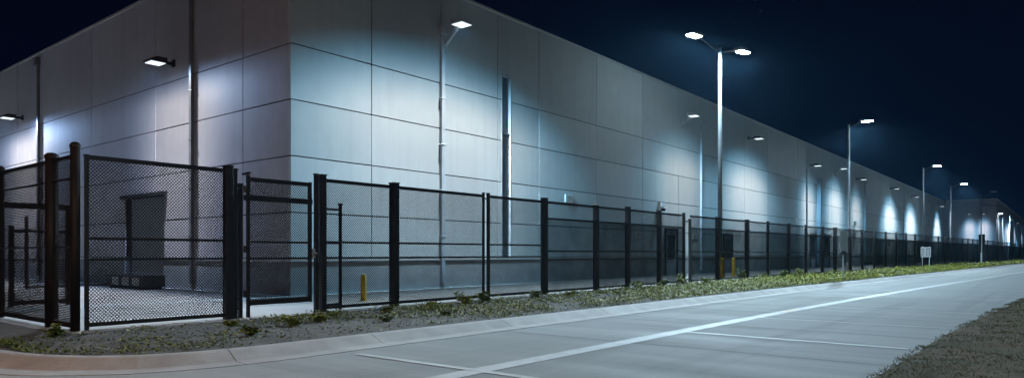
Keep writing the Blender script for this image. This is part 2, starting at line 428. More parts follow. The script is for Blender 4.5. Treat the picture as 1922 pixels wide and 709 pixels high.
# joint positions anchored at the three joints seen
best = None
for k in range(0, 12000):
    s = k*.01
    d = (at_len(s)[0]-Vector((5.7,10.36))).length
    if best is None or d < best[0]: best = (d, s)
sj = best[1]
joints = [sj-3.1*k for k in range(1,14)][::-1] + [sj, sj+2.75, sj+6.45] + [sj+6.45+4.1*k for k in range(1,60)]
joints = [j for j in joints if 0 < j < acc[-1]]
kb = MB()
edges = [0]+joints+[acc[-1]]
for a, b in zip(edges, edges[1:]):
    a += .007; b -= .007
    n = max(2, int((b-a)/.35)+1) if b-a < 12 else int((b-a)/4)+2
    st = len(kb.v)
    for i in range(n):
        p, nr = at_len(a+(b-a)*i/(n-1))
        for o_, z in PROF: q = p + nr*o_; kb.v.append((q.x, q.y, z))
    k = len(PROF)
    for i in range(n-1):
        for j in range(k-1):
            u = st+i*k+j; kb.f.append((u, u+1, u+k+1, u+k))
    kb.f.append(tuple(range(st, st+k))); kb.f.append(tuple(range(st+(n-1)*k, st+n*k))[::-1])
kerb_o = tag(kb.build('kerb', M['curb']), kind='structure')

# soil strip between kerb and yard slab (slightly crowned and lumpy)
rng = np.random.default_rng(3)
_gx = rng.random((400, 64))
def lump(x, y, s=1.0):
    """smooth value noise"""
    u = (x*s) % 399; v = (y*s) % 63; i = int(u); j = int(v); a = u-i; b = v-j
    a = a*a*(3-2*a); b = b*b*(3-2*b)
    g = lambda p, q: _gx[p % 400, q % 64]
    return (g(i,j)*(1-a)+g(i+1,j)*a)*(1-b)+(g(i,j+1)*(1-a)+g(i+1,j+1)*a)*b - .5
def slab_front(x): return fy(x) - .42
def soil_z(x, y):
    return -.005 + .045*lump(x, y, 2.1) + .03*lump(x, y, 6.3)
sb = MB()
xs1 = [3.45+.22*k for k in range(120)] + [30+1.0*k for k in range(60)] + [90+5.0*k for k in range(75)]
def soil_lo(x):
    if x >= 5.9: return cy(x)+.01
    # the kerb corner
    best = 10.4
    for (a, b), (c, d) in zip(inner, inner[1:]):
        if min(a, c) - 1e-6 <= x <= max(a, c) + 1e-6 and a != c:
            best = b + (d-b)*(x-a)/(c-a)
    return best + .01
NS = 22
for x in xs1:
    lo = soil_lo(x); hi = 60. if x < 4.92 else slab_front(x)+.05
    for k in range(NS+1):
        t = k/NS
        y = lo + (hi-lo)*t if x >= 4.92 else (lo+(15-lo)*min(1, t*1.25) if t <= .8 else 15+(60-15)*(t-.8)/.2)
        e = min(1, min(t, 1-t)*8) if x >= 4.92 else min(1, t*8)
        sb.v.append((x, y, soil_z(x, y)*e - .012*(1-e)))
for i in range(len(xs1)-1):
    for k in range(NS):
        a = i*(NS+1)+k; sb.f.append((a, a+NS+1, a+NS+2, a+1))
soil_o = sb.build('soil_strip', M['soil'], smooth=True); tag(soil_o, kind='structure')

# yard slab behind the fence, running up to the walls
yb = MB()
xs2 = [4.85] + [float(x) for x in np.arange(6, 482, 4.)]
for x in xs2:
    yb.v += [(x, slab_front(x), .0), (x, slab_front(x), -.2), (x, 120., .0)]
for i in range(len(xs2)-1):
    a = 3*i; yb.f += [(a, a+3, a+5, a+2), (a+1, a+4, a+3, a)]
yb.f.append((0, 2, 1))
yard_o = tag(yb.build('yard_slab', M['yard']), kind='structure')
yj = MB()
for x in [8.2+4.2*k for k in range(40)]: yj.box(x-.01, x+.01, slab_front(x)+.01, 21.2, .002, .0045)
yj.box(4.9, 190, 17.9, 17.92, .002, .0045)
yj.build('joint', mat('yard_joint_grit', (.14,.14,.14), .9), yard_o)

# dry verge on the near side of the road
vb = MB()
xs3 = [-30+1.*k for k in range(35)] + [5+.2*k for k in range(150)] + [35+1.5*k for k in range(60)] + [125+8.*k for k in range(44)]
tv = [0,.004,.008,.014,.02,.028,.037,.047,.058,.07,.085,.1,.12,.15,.2,.3,.5,1]
for x in xs3:
    for k, t in enumerate(tv):
        y = ry(x) - 60*t + (.05*lump(x, 3, 1.7)+.03*lump(x, 9, 5) if k == 0 else 0)
        z = -.147 if k == 0 else -.085 + .09*min(1, (ry(x)-y)/3) + .10*lump(x, y, 1.3) + .05*lump(x, y, 4.1)
        vb.v.append((x, y, z))
for i in range(len(xs3)-1):
    for k in range(len(tv)-1):
        a = i*len(tv)+k; vb.f.append((a, a+1, a+len(tv)+1, a+len(tv)))
verge_o = tag(vb.build('dirt_verge', M['dirt'], smooth=True), kind='structure')

# ------------------------------------------------------------------ the building
CX, CY, BH = 14.2, 21.35, 12.95
bld = thing('warehouse_building', 'long grey concrete panel warehouse wall washed by wall lights behind the black fence', 'building', (CX, CY, 0))
def P(b, name, m, parent=bld, **k):
    """build at world coordinates but parented to the building empty"""
    o = b.build(name, m, parent, **k)
    o.location = -Vector(parent.location) if parent is bld else (0,0,0)
    return o
HZ = [1.30, 2.95, 4.94, 6.93, 8.90, BH]
VX = [CX, 17.83, 21.7, 25.55, 28.87, 34.5, 40.08, 45.3, 49.1, 52.3, 58.0, 63.9, 72.8, 75.9, 79.9, 85.7, 95.9, 102.4, 112, 120, 128.2, 132.9, 144, 155.6, 165, 174, 182]
VY = [CY, 24.48, 28.35, 31.7, 38.8, 46.3, 50.05, 57, 64, 71, 78, 85, 92]
G = .022
rnd = random.Random(4)
longw = MB(); tones = []
SLOT = (25.84, 26.58, 1.35, 10.15)
for x0, x1 in zip(VX, VX[1:]):
    for k, (z0, z1) in enumerate(zip(HZ, HZ[1:])):
        off = rnd.uniform(-.006, .006); n_f = len(longw.f)
        def pb(a, b):
            longw.box(a, b, CY+off, CY+.16, z0+G, z1-G if k < 4 else z1)
        a = x0+(G if x0 != CX else .0); b = x1-G
        if x0 < SLOT[0] < x1:                      # the recessed slot interrupts this bay
            if a < SLOT[0]-.02: pb(a, SLOT[0])
            if z1 > SLOT[3]:
                longw.box(SLOT[0]-.0, SLOT[1]+.0, CY+off, CY+.16, SLOT[3], z1)
            pb(SLOT[1], b)
        else: pb(a, b)
        tones += [rnd.gauss(0, 1)]*(len(longw.f)-n_f)
lw = P(longw, 'wall', M['wall'])
at_ = lw.data.attributes.new('tone', 'FLOAT', 'FACE'); at_.data.foreach_set('value', tones)
endw = MB()
for y0, y1 in zip(VY, VY[1:]):
    for k, (z0, z1) in enumerate(zip(HZ, HZ[1:])):
        off = rnd.uniform(-.006, .006)
        a = y0+(G if y0 != CY else .162); b = y1-G
        if 30.8 < (y0+y1)/2 < 38.8 and z0 < 4.0:      # door opening from 30.9 to 34.85, 4.05 m tall
            zt = min(z1-G, 4.05)
            if y0 < 31.7+.01 and y1 > 31.7: 
                endw.box(CX+off, CX+.16, 34.85, b, z0+G, z1-G)
                if z1 > 4.05: endw.box(CX+off, CX+.16, a, 34.85, 4.05, z1-G)
            else: endw.box(CX+off, CX+.16, a, b, z0+G, z1-G)
        elif y0 < 30.9 < y1 and z0 < 4.0:
            endw.box(CX+off, CX+.16, a, 30.9, z0+G, z1-G)
            if z1 > 4.05: endw.box(CX+off, CX+.16, 30.9, b, 4.05, z1-G)
        else: endw.box(CX+off, CX+.16, a, b, z0+G, z1-G if k < 4 else z1)
P(endw, 'wall', M['wall_end'])
core = MB()
core.box(CX+.05, SLOT[0]-.001, CY+.045, CY+.6, 0, BH-.02); core.box(SLOT[1]+.001, 182, CY+.045, CY+.6, 0, BH-.02)
core.box(SLOT[0]-.001, SLOT[1]+.001, CY+.3, CY+.6, 0, BH-.02); core.box(SLOT[0]-.001, SLOT[1]+.001, CY+.045, CY+.3, SLOT[3], BH-.02); 
core.box(CX+.045, CX+.6, CY+.6, 30.9, 0, BH-.02); core.box(CX+.045, CX+.6, 34.85, 92, 0, BH-.02); core.box(CX+.045, CX+.6, 30.9, 34.85, 4.05, BH-.02)
core.box(CX+.6, CX+.8, 30.5, 35.5, 0, 4.6)
P(core, 'wall_core', M['joint'])
rf = MB(); rf.box(CX+.6, 182, CY+.6, 92, BH-.4, BH-.1); P(rf, 'roof', M['joint'])
back = MB(); back.box(CX+.6, 182, 91.5, 92, 0, BH-.42); back.box(181.7, 182.0, CY+.6, 91.5, 0, BH-.42); P(back, 'rear_wall', M['wall'])
cp = MB(); cp.box(CX-.06, 182.05, CY-.06, CY+.5, BH-.0, BH+.11); cp.box(CX-.06, CX+.5, CY+.5, 92, BH+.0, BH+.11); P(cp, 'roof_coping', M['coping'])
# base band with a pale ledge
pl = MB(); pl.box(CX-.03, 182, CY-.03, CY+.04, 0, 1.20); pl.box(CX-.03, CX+.04, CY+.04, 30.9, 0, 1.20); pl.box(CX-.03, CX+.04, 34.85, 92, 0, 1.2); P(pl, 'base_band', M['plinth'])
le = MB(); le.box(CX-.05, SLOT[0]-.03, CY-.05, CY+.04, 1.202, 1.29); le.box(SLOT[0]-.03, 182, CY-.05, CY+.04, 1.202, 1.29)
le.box(CX-.05, CX+.04, CY+.04, 30.9, 1.202, 1.29); le.box(CX-.05, CX+.04, 34.85, 92, 1.202, 1.29); P(le, 'base_ledge', M['coping'])

def downspout(x, y, end, top):
    b = MB()
    if end:
        b.box(x-.13, x+.04, y-.10, y+.10, .25, top); b.box(x-.26, x+.04, y-.2, y+.2, top, top+.42)
        for z in (2.2, 4.2, 6.2, 8.2): b.box(x-.14, x+.04, y-.15, y+.15, z, z+.05)
    else:
        b.box(x-.10, x+.10, y-.14, y+.04, .25, top); b.box(x-.2, x+.2, y-.26, y+.04, top, top+.42)
        for z in (2.2, 4.2, 6.2, 8.2): b.box(x-.15, x+.15, y-.15, y+.04, z, z+.05)
    P(b, 'downspout', M['spout_dark' if end else 'spout'], bevel=.012)
for x, t in [(21.72, 11.0), (49.1, 11.0), (75.9, 10.6), (102.4, 10.6), (130.5, 10.6), (157, 10.6)]: downspout(x, CY, False, t)
for y in (28.35, 46.3, 64, 82): downspout(CX, y, True, 12.3)
# dark strip set in for a shadow band between the light pools
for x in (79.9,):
    b = MB(); b.box(x-.16, x+.16, CY-.42, CY+.04, .2, 9.6); P(b, 'shadow_band_strip', M['door'])

# recessed slot with its frame, infill and louvres
sl = MB(); sl.box(SLOT[0]+.05, SLOT[1]-.05, CY+.2, CY+.28, SLOT[2], SLOT[3]-.05); slot = P(sl, 'recessed_window', M['slot'])
fr = MB(); fr.box(SLOT[0]-.02, SLOT[0]+.05, CY-.008, CY+.28, SLOT[2], SLOT[3]+.04); fr.box(SLOT[1]-.05, SLOT[1]+.02, CY-.008, CY+.28, SLOT[2], SLOT[3]+.04); fr.box(SLOT[0]+.05, SLOT[1]-.05, CY-.008, CY+.28, SLOT[3]-.05, SLOT[3]+.04)
P(fr, 'frame', M['spout'], parent=slot)
lv = MB()
for k in range(46):
    z = 1.5 + k*.125
    lv.box(SLOT[0]+.05, SLOT[1]-.05, CY+.10, CY+.13, z, z+.05)
lv.box(SLOT[0]+.05, SLOT[1]-.05, CY+.05, CY+.2, 7.28, 7.36)
P(lv, 'louvre', M['slot'], parent=slot)

# big door recess in the end wall
db = MB(); db.box(CX+.3, CX+.36, 30.9, 34.85, 0, 4.05); dr = P(db, 'roller_door', M['door'])
rb = MB()
for k in range(26): rb.box(CX+.27, CX+.30, 30.95, 34.8, .05+k*.155, .05+k*.155+.11)
P(rb, 'slat', M['door'], parent=dr)
hd = MB(); hd.box(CX-.14, CX+.05, 30.6, 35.1, 4.05, 4.2); P(hd, 'door_canopy', M['darkmetal'])
# personnel doors in the long wall
def pdoor(x0, x1, zt):
    b = MB(); b.box(x0+.08, x1-.08, CY-.05, CY-.035, .02, zt-.08); d = P(b, 'door', M['door'])
    f_ = MB(); f_.box(x0-.06, x0+.08, CY-.12, CY-.03, 0, zt+.06); f_.box(x1-.08, x1+.06, CY-.12, CY-.03, 0, zt+.06); f_.box(x0+.08, x1-.08, CY-.12, CY-.03, zt-.08, zt+.06); P(f_, 'frame', M['darkmetal'], parent=d)
    g = MB(); g.box(x0+.35, x1-.35, CY-.07, CY-.051, 1.1, zt-.4); P(g, 'pane', M['glass'], parent=d)
    h = MB(); h.bar((x1-.25, CY-.13, 1.0), (x1-.25, CY-.13, 1.35), .03); h.bar((x1-.25, CY-.13, 1.03), (x1-.25, CY-.05, 1.03), .025); P(h, 'handle', M['galv'], parent=d)
for a in ((43.2, 45.0, 3.15), (53.4, 55.2, 3.0), (77.0, 79.2, 3.6), (82.3, 84.6, 3.6)): pdoor(*a)

# second building far down the road, its blank flank turned to us
b2 = thing('distant_warehouse', 'distant taller warehouse block past the end of the long grey wall', 'building', (250, 16.6, 0))
def P2(b, name, m):
    o = b.build(name, m, b2); o.location = -Vector(b2.location); return o
w2 = MB(); w2.box(250, 250.4, 16.6, 95, 0, 17.4); w2.box(250.4, 460, 16.6, 17.0, 0, 17.4); w2.box(459.6,460,17,95,0,17.4); P2(w2, 'wall', M['wall_end'])
w2 = MB(); w2.box(250.4, 459.6, 17.0, 95, 17.0, 17.2); P2(w2, 'roof', M['joint'])
w2 = MB(); w2.box(249.8, 460, 16.4, 17, 17.4, 17.75); w2.box(249.8, 250.6, 17, 95, 17.4, 17.75); P2(w2, 'roof_coping', M['coping'])
for x in (275, 300, 325, 350, 380, 415):
    w2 = MB(); w2.box(x-.25, x+.25, 16.1, 16.6, 0, 14); P2(w2, 'downspout', M['spout'])

# ------------------------------------------------------------------ wall lights
def wall_light(label, wallpt, out, z, face, power, arm=False, group=None, col=NEUTRAL, on=True, attach_z=None, sig=4.0, edge=3.7, curl=.03, yardk=36., skirt=(.18,.64,1.0), start=.3, big=1.0, shift=0.):
    """face: unit (x,y) pointing away from the wall"""
    fx, fy_ = face
    rz = math.atan2(fy_, fx) - R(90)                     # local +Y = away from the wall
    t = thing('wall_flood_light', label, 'wall light', (wallpt[0], wallpt[1], z), rz, group)
    L_ = out
    if arm:                                              # slanted arm
        b = MB(); dz = attach_z - z
        b.bar((0, .04, dz), (0, L_-.2, -.02), .13, .16); b.box(-.14, .14, 0, .07, dz-.28, dz+.28); b.build('arm', M['galv'], t, bevel=.01)
    else:
        b = MB(); b.bar((0, 0, .13), (0, L_-.1, .13), .10, .12); b.box(-.13, .13, 0, .06, .0, .3); b.build('arm', M['darkmetal'], t, bevel=.01)
    # wedge housing
    h = MB(); w = .36*big
    h.prism([(-w, L_-.32, .02), (-w, L_+.38, .02), (-w, L_+.38, .10), (-w, L_+.1, .24), (-w, L_-.32, .24)], (2*w, 0, 0))
    h.build('housing', M['galv'] if arm else M['darkmetal'], t, bevel=.02)
    l = MB(); l.box(-w+.06, w-.06, L_-.26, L_+.32, -.005, .018); l.build('lens', M['lens_wall'] if on else M['lens_off'], t)
    if on:
        wl = Vector((wallpt[0]+fx*L_, wallpt[1]+fy_*L_, z-.06))
        lt = luminaire('wall_lamp', (0, L_, -.06), col, power*out*out, t, 'wall', (0, 1), .10, (out, sig, edge, curl, z, yardk, start, shift), skirt)
        lt.rotation_euler = (0,0,0)
    return t
WG = 'wall flood lights along the warehouse'
for y, lb in [(30.0, 'dark wedge wall light on the end wall beside the dark downspout near the corner'), (49.1, 'dark wedge wall light on the end wall farther from the corner, beside the second downspout'), (68.0, 'unseen dark wedge wall light added on the end wall, third from the corner')]:  # the third light is added, out of view
    wall_light(lb, (CX, y), .75, 9.48, (-1, 0), WALL_W_END*(1 if y < 40 else 1.9), group=WG, sig=3.7, edge=1.7, shift=.6, yardk=210., curl=.0, skirt=(.32,.54,.92), start=-.05, big=1.0)
LONG = [(21.85, 1.05, 11.25, 1.0, 'pale flood light on a slanted arm above the first downspout right of the corner', True, 10.55, 7.8, .022),
        (45.8, .9, 11.05, .6, 'dim flood light high on the wall, second along the long wall', True, 10.6, 4.0, .04),
        (58.9, .9, 11.15, .85, 'bright flood light on the wall just right of the twin-headed street lamp pole', False, 0, 5.6, .03),
        (76.6, .9, 10.6, .9, 'small flood light on the wall beside the dark third downspout', False, 0, 2.6, .06),
        (87.4, .9, 11.3, 1.1, 'flood light on the wall just left of the second street lamp pole', True, 10.9, 3.6, .06),
        (97.5, .9, 10.9, .7, 'flood light on the wall right behind the second street lamp pole', False, 0, 3., .06),
        (119.5, .9, 11.3, 1.5, 'flood light on the wall midway between second and third street lamps', False, 0, 5.2, .05),
        (137.5, .9, 11.2, 1.5, 'flood light on the wall just left of the third street lamp pole', False, 0, 5.2, .05),
        (168.5, .9, 11.2, 1.5, 'last flood light near the far end of the long wall', False, 0, 5.0, .1)]
for x, out, z, p, lb, arm, az, sg, cl in LONG:
    wall_light(lb, (x, CY), out, z, (0, -1), WALL_W_LONG*p*(1 if x < 50 else 1.15), arm, WG, attach_z=az, col=(.97,.95,.92), sig=sg, curl=cl)
for (x, y, f_, lb) in [(250, 23.2, (-1,0), 'far flood light on the flank of the distant warehouse, nearer the wall end'), (250, 19.6, (-1,0), 'far flood light nearest the front corner of the distant warehouse'),
                       (296, 16.6, (0,-1), 'first flood light along the front of the distant warehouse'), (335, 16.6, (0,-1), 'second flood light along the front of the distant warehouse'), (388, 16.6, (0,-1), 'third flood light along the front of the distant warehouse')]:
    wall_light(lb, (x, y), 1.2, 13.2, f_, WALL_W_LONG*1.2, False, 'flood lights on the distant warehouse', col=(.92,.96,1), sig=1.6 if f_[0] else 10, curl=.3 if f_[0] else .02)

# ------------------------------------------------------------------ street lamps
def lamp_head(t, ang, z, arm_len, on, power, rise=.25, facing=(0,1)):
    d = Vector((math.cos(ang), math.sin(ang), 0))
    a = MB(); a.bar((0,0,z-.25), tuple(d*arm_len+Vector((0,0,z+rise))), .09, .11); arm = a.build('lamp_arm', M['darkmetal'], t, bevel=.01)
    p = d*(arm_len+.5); zz = z+rise
    h = MB()
    s = Vector((-d.y, d.x, 0))*.26
    q = [d*(arm_len-.08)+Vector((0,0,zz-.02)), d*(arm_len+1.05)+Vector((0,0,zz-.02)), d*(arm_len+1.05)+Vector((0,0,zz+.05)), d*(arm_len+.4)+Vector((0,0,zz+.16)), d*(arm_len-.08)+Vector((0,0,zz+.16))]
    h.prism([tuple(v-s) for v in q], tuple(s*2)); hd_ = h.build('lamp_head', M['galv'], t, bevel=.02)
    l = MB(); l.bar(tuple(d*(arm_len+.12)+Vector((0,0,zz-.04))), tuple(d*(arm_len+1.0)+Vector((0,0,zz-.04))), .44, .035)
    lens = l.build('lens', M['lens_street'] if on else M['lens_off'], hd_)
    if on: luminaire('street_lamp_light', (p.x, p.y, zz-.12), COOL, power, t, 'street', facing, .3)

def street_lamp(label, x, y, top, heads, yellow=False, power=STREET_W, facing=(0,1)):
    t = thing('street_lamp', label, 'street lamp', (x, y, 0), 0, 'street lamps along the fence')
    b = MB(); b.tube((0,0,.62), (0,0,top), .14, .095, 16); b.build('pole', M['polegrey'], t, smooth=True)
    c = MB(); c.tube((0,0,top), (0,0,top+.12), .11, .11, 12); c.build('pole_cap', M['darkmetal'], t)
    f_ = MB(); f_.lathe((0,0,0), [(.27,0),(.27,1.15 if yellow else .6),(.25,1.22 if yellow else .64),(.0,1.24 if yellow else .66)], 20)
    f_.build('foundation', M['yellow'] if yellow else M['yard'], t, smooth=False)
    for (ang, L_, on) in heads: lamp_head(t, R(ang), top, L_, on, power, facing=facing)
    return t
# angles are plan angles in world axes; -90 points over the road
A0 = math.degrees(math.atan2(.6252*1 - .7804*1.2, .7804*1+.6252*1.2))
street_lamp('tall pale street lamp with two bright heads on a yellow base', 39.55, 16.0, 13.55, [(A0, 1.9, True), (A0+180, 2.0, True)], True, power=STREET_W*.8)
street_lamp('single-head street lamp, second pole from the twin-headed one', 70.3, 16, 13.45, [(-80, 1.0, True)])
street_lamp('single-head street lamp, third pole along the fence', 113.1, 16, 13.5, [(-80, 1.1, True)])
street_lamp('single-head street lamp, fourth pole along the fence', 140.5, 15.8, 13.1, [(-75, 1.4, True)])
street_lamp('unlit street lamp with its arm reaching over the road', 168, 13.7, 13.5, [(-80, 1.6, False)])
street_lamp('unlit street lamp with its long arm reaching back to the warehouse', 206, 13.5, 13.2, [(100, 3.2, False)])
street_lamp('small far street lamp with one lit head', 257, 13.7, 13.2, [(120, 2.0, True)])
street_lamp('farthest thin street lamp by the distant warehouse', 262, 15.8, 13.2, [(100, 2.0, False)])
# unseen lamps added to light the foreground road and warm the kerb
street_lamp('unseen street lamp added on the dry verge behind the viewpoint', 1.0, -8.5, 13.5, [(75, 1.6, True)], power=STREET_NEAR_W, facing=(0,-1))
t = thing('added_sodium_lamp', 'unseen warm sodium lamp added beside the side drive', 'street lamp', (-3.4, 8.6, 0))
b = MB(); b.tube((0,0,-.2), (0,0,6.6), .11, .08, 14); b.build('pole', M['galv'], t, smooth=True)
b = MB(); b.bar((0,0,6.5), (1.4,0,6.8), .07); b.build('lamp_arm', M['galv'], t)
b = MB(); b.box(1.2, 2.0, -.18, .18, 6.72, 6.9); b.build('lamp_head', M['darkmetal'], t, bevel=.03)
ld = bpy.data.lights.new('added_sodium_light', 'POINT'); ld.energy = SODIUM_W; ld.color = WARM; ld.shadow_soft_size = .15
o = bpy.data.objects.new('added_sodium_light', ld); S.collection.objects.link(o); o.location = (1.6, 0, 6.6); o.parent = t

# ------------------------------------------------------------------ fence
def clip_bar(p, d, w, h):
    """clip the line p + t d to the rectangle [0,w]x[0,h]"""
    t0, t1 = -1e9, 1e9
    for i, lim in ((0, w), (1, h)):
        if abs(d[i]) < 1e-9: continue
        a = (0-p[i])/d[i]; b = (lim-p[i])/d[i]
        if a > b: a, b = b, a
        t0 = max(t0, a); t1 = min(t1, b)
    return (t0, t1) if t1 - t0 > .02 else None
def chain_link(origin, dirv, w, z0, z1, pitch=.068, wire=.014, dy=.02):
    """woven diamond mesh filling a panel; dirv = horizontal unit vector along the panel"""
    b = MB(); h = z1-z0; d = Vector((dirv[0], dirv[1], 0)); nrm = Vector((-d.y, d.x, 0)); O = Vector(origin)
    for sgn, off in ((1, dy*.35), (-1, -dy*.35)):
        dd = (math.sin(R(44)), sgn*math.cos(R(44)))
        k = int((w + h)/pitch)+2
        for i in range(-k, k):
            p = (i*pitch + (pitch*.0 if sgn > 0 else 0), 0 if sgn > 0 else h)
            c = clip_bar(p, dd, w, h)
            if not c: continue
            A = O + d*(p[0]+dd[0]*c[0]) + Vector((0,0,z0+p[1]+dd[1]*c[0])) + nrm*off
            B = O + d*(p[0]+dd[0]*c[1]) + Vector((0,0,z0+p[1]+dd[1]*c[1])) + nrm*off
            u = (B-A).normalized(); r = u.cross(nrm).normalized()
            n = len(b.v)
            for q in (A, B):
                b.v += [tuple(q - r*wire/2), tuple(q + r*wire/2), tuple(q + nrm*wire*.7)]
            b.f += [(n, n+3, n+4, n+1), (n+1, n+4, n+5, n+2), (n+2, n+5, n+3, n)]
    return b
ZT = 3.40
fence = thing('perimeter_fence', 'long tall black mesh security fence running along the road', 'fence', (5.2, 15, 0))
FO = Vector((5.2, 15, 0))
def PF(b, name, m, parent=None, **k):
    parent = parent or fence
    b.v = [(v[0]-parent.location.x, v[1]-parent.location.y, v[2]) for v in b.v]
    return b.build(name, m, parent, **k)
def F(x): return (x, fy(x))
def post(x, w=.15, top=3.5, y=None, cap=None, m='black', parent=None, round_=False, name='post'):
    y = fy(x) if y is None else y
    b = MB()
    if round_: b.tube((x,y,-.1), (x,y,top), w/2, w/2, 16)
    else: b.box(x-w/2, x+w/2, y-w/2, y+w/2, -.1, top)
    o = PF(b, name, M[m], parent, bevel=0 if round_ else .008, smooth=round_)
    c = MB()
    if round_: c.lathe((x,y,top), [(w/2+.012,-.05),(w/2+.012,0),(w*.35,.045),(0,.06)], 16)
    else: c.box(x-w/2-.01, x+w/2+.01, y-w/2-.01, y+w/2+.01, top+.001, top+.03)
    c.v = [(v[0]-(parent or fence).location.x, v[1]-(parent or fence).location.y, v[2]) for v in c.v]
    c.build('post_cap', M[cap or m], o)
    return o
def rail(x0, x1, z, h=.07, d=.05, y0=None, y1=None, parent=None, name='rail'):
    ya = fy(x0) if y0 is None else y0; yb_ = fy(x1) if y1 is None else y1
    b = MB(); b.bar((x0, ya, z), (x1, yb_, z), d, h); return PF(b, name, M['black'], parent)

# posts by plan position (x, width, top, cap)
near_posts = [(5.40,.07,3.40,None),(8.33,.17,3.47,None),(8.50,.09,3.42,None),(10.72,.10,3.50,None),(10.92,.14,3.50,None),(13.35,.21,3.48,None),(17.22,.07,3.46,None),(17.46,.09,3.46,None),(20.62,.20,3.50,None),(24.2,.19,3.46,'cap'),(26.8,.19,3.50,None),(29.75,.18,3.48,None),(32.4,.12,3.48,None),(33.1,.12,3.2,None),(36.6,.22,3.46,None),(40.8,.22,3.46,None),(44.2,.15,3.48,None),(47.9,.19,3.46,None),(51.2,.17,3.46,None),(54.6,.2,3.46,None),(57.4,.26,3.46,None),(61.0,.22,3.46,None),(64.2,.2,3.46,None)]
for x, w, top, cap in near_posts: post(x, w, top, cap=cap)
post(5.2, .17, 3.60, cap='warmsheen', m='warmsheen', round_=True, name='corner_post')
xf = 67.6
far_posts = []
while xf < 330:
    far_posts.append(xf); post(xf, .17, 3.46); xf += 3.6 if xf < 120 else 6.0 if xf < 200 else 10.0
# full-width panels between posts
def panel(x0, x1, kind):
    y0, y1 = fy(x0), fy(x1)
    L_ = math.hypot(x1-x0, y1-y0); d = ((x1-x0)/L_, (y1-y0)/L_)
    zb = .10
    if x0 < 66: rail(x0, x1, ZT-.02, .09, .06, name='top_rail'); rail(x0, x1, zb, .08, .06, name='bottom_rail')
    if kind in ('front', 'mesh'):
        PF(chain_link((x0, y0, 0), d, L_, zb+.04, ZT-.06), 'mesh_panel', M['wire'])
        rail(x0, x1, 1.79, .055, .045); rail(x0, x1, 1.38, .05, .045)
    elif kind == 'thin' or kind == 'mid':
        PF(chain_link((x0, y0, 0), d, L_, 2.80, ZT-.06, .11, .014), 'mesh_panel', M['wire'])
        rail(x0, x1, 2.78, .07, .05); rail(x0, x1, 1.58, .055, .045); rail(x0, x1, 1.28, .05, .045)
        b = MB(); n = Vector((-d[1], d[0], 0))*.035
        b.v = [(x0+n.x, y0+n.y, zb+.04), (x1+n.x, y1+n.y, zb+.04), (x1+n.x, y1+n.y, 2.75), (x0+n.x, y0+n.y, 2.75)]; b.f = [(0,1,2,3)]
        PF(b, 'windscreen_fabric', M['fabric_mid' if kind == 'mid' else 'fabric_thin'])
posts_x = [p[0] for p in near_posts]
def seg(a, b, k): panel(a, b, k)
seg(5.43, 8.26, 'front')
seg(10.98, 13.26, 'mesh'); seg(13.44, 17.2, 'mesh'); seg(17.49, 20.55, 'mesh')
seg(20.7, 24.13, 'thin')
for a, b in [(24.28,26.72),(26.88,29.68),(29.83,32.35),(33.15,36.5)]: seg(a, b, 'mid')
for a, b in [(36.7,40.7),(40.9,44.15),(44.27,47.82),(47.98,51.1),(51.3,54.5),(54.7,57.3),(57.5,60.9),(61.1,64.1),(64.3,67.5)]: seg(a, b, 'mid')
rail(17.2, 17.5, 3.3, .05, .04); rail(17.2, 17.5, 1.38, .05, .04); rail(32.4, 33.1, 3.1, .06, .04); rail(32.4, 33.1, .2, .06, .04)
for x0, x1 in zip(far_posts, far_posts[1:]):
    y0, y1 = fy(x0), fy(x1)
    n = .04
    if (x0 < 200):
        b = MB(); b.v = [(x0,y0+n,.06),(x1,y1+n,.06),(x1,y1+n,2.78),(x0,y0+n,2.78)]; b.f = [(0,1,2,3)]; PF(b, 'windscreen_fabric', M['fabric_far'])
        b = MB(); b.v = [(x0,y0+n,2.84),(x1,y1+n,2.84),(x1,y1+n,3.34),(x0,y0+n,3.34)]; b.f = [(0,1,2,3)]; PF(b, 'mesh_panel', M['fabric_strip'])
    rail(x0, x1, 3.38, .09, .06, name='top_rail'); rail(x0, x1, 2.81, .07, .05); rail(x0, x1, .05, .06, .05, name='bottom_rail')
# beyond 200 m: one dark screened run
b = MB(); st = [x for x in far_posts if x >= 195]
for x in st: b.v += [(x, fy(x)+.04, .05), (x, fy(x)+.04, 3.34)]
for i in range(len(st)-1): b.f.append((2*i, 2*i+2, 2*i+3, 2*i+1))
PF(b, 'windscreen_fabric', M['fabric_far'])
# half panel bolted beside the gate: slim inner post and short rails
post(11.66, .07, 2.80, y=15.25, name='inner_post')
for z in (2.66, 1.77, 1.38, .15): rail(10.95, 11.66, z, .055, .045, y0=15.16, y1=15.25)

# gate leaf between the posts
gate = thing('security_gate', 'black mesh swing gate hung between double posts in the fence', 'gate', (8.83, 15.05, 0))
def gp(name, a, b_, w, h): 
    m_ = MB(); m_.bar(a, b_, w, h); return PF(m_, name, M['black'], gate, bevel=.006)
gy = 15.05
gp('stile', (8.86, gy, .0), (8.86, gy, 3.34), .07, .07); gp('stile', (10.56, gy, .27), (10.56, gy, 3.30), .10, .07)
gp('gate_rail', (8.9, gy, 3.24), (10.51, gy, 3.24), .06, .10); gp('gate_rail', (8.72, gy-.05, 2.80), (10.6, gy-.05, 2.80), .05, .13)
gp('gate_rail', (8.9, gy, 1.77), (10.51, gy, 1.77), .045, .05); gp('gate_rail', (8.9, gy, 1.38), (10.51, gy, 1.38), .045, .05)
gp('gate_rail', (8.9, gy, .34), (10.51, gy, .34), .06, .13)
PF(chain_link((8.9, gy, 0), (1,0), 1.61, .40, 3.2), 'mesh_panel', M['wire'], gate)
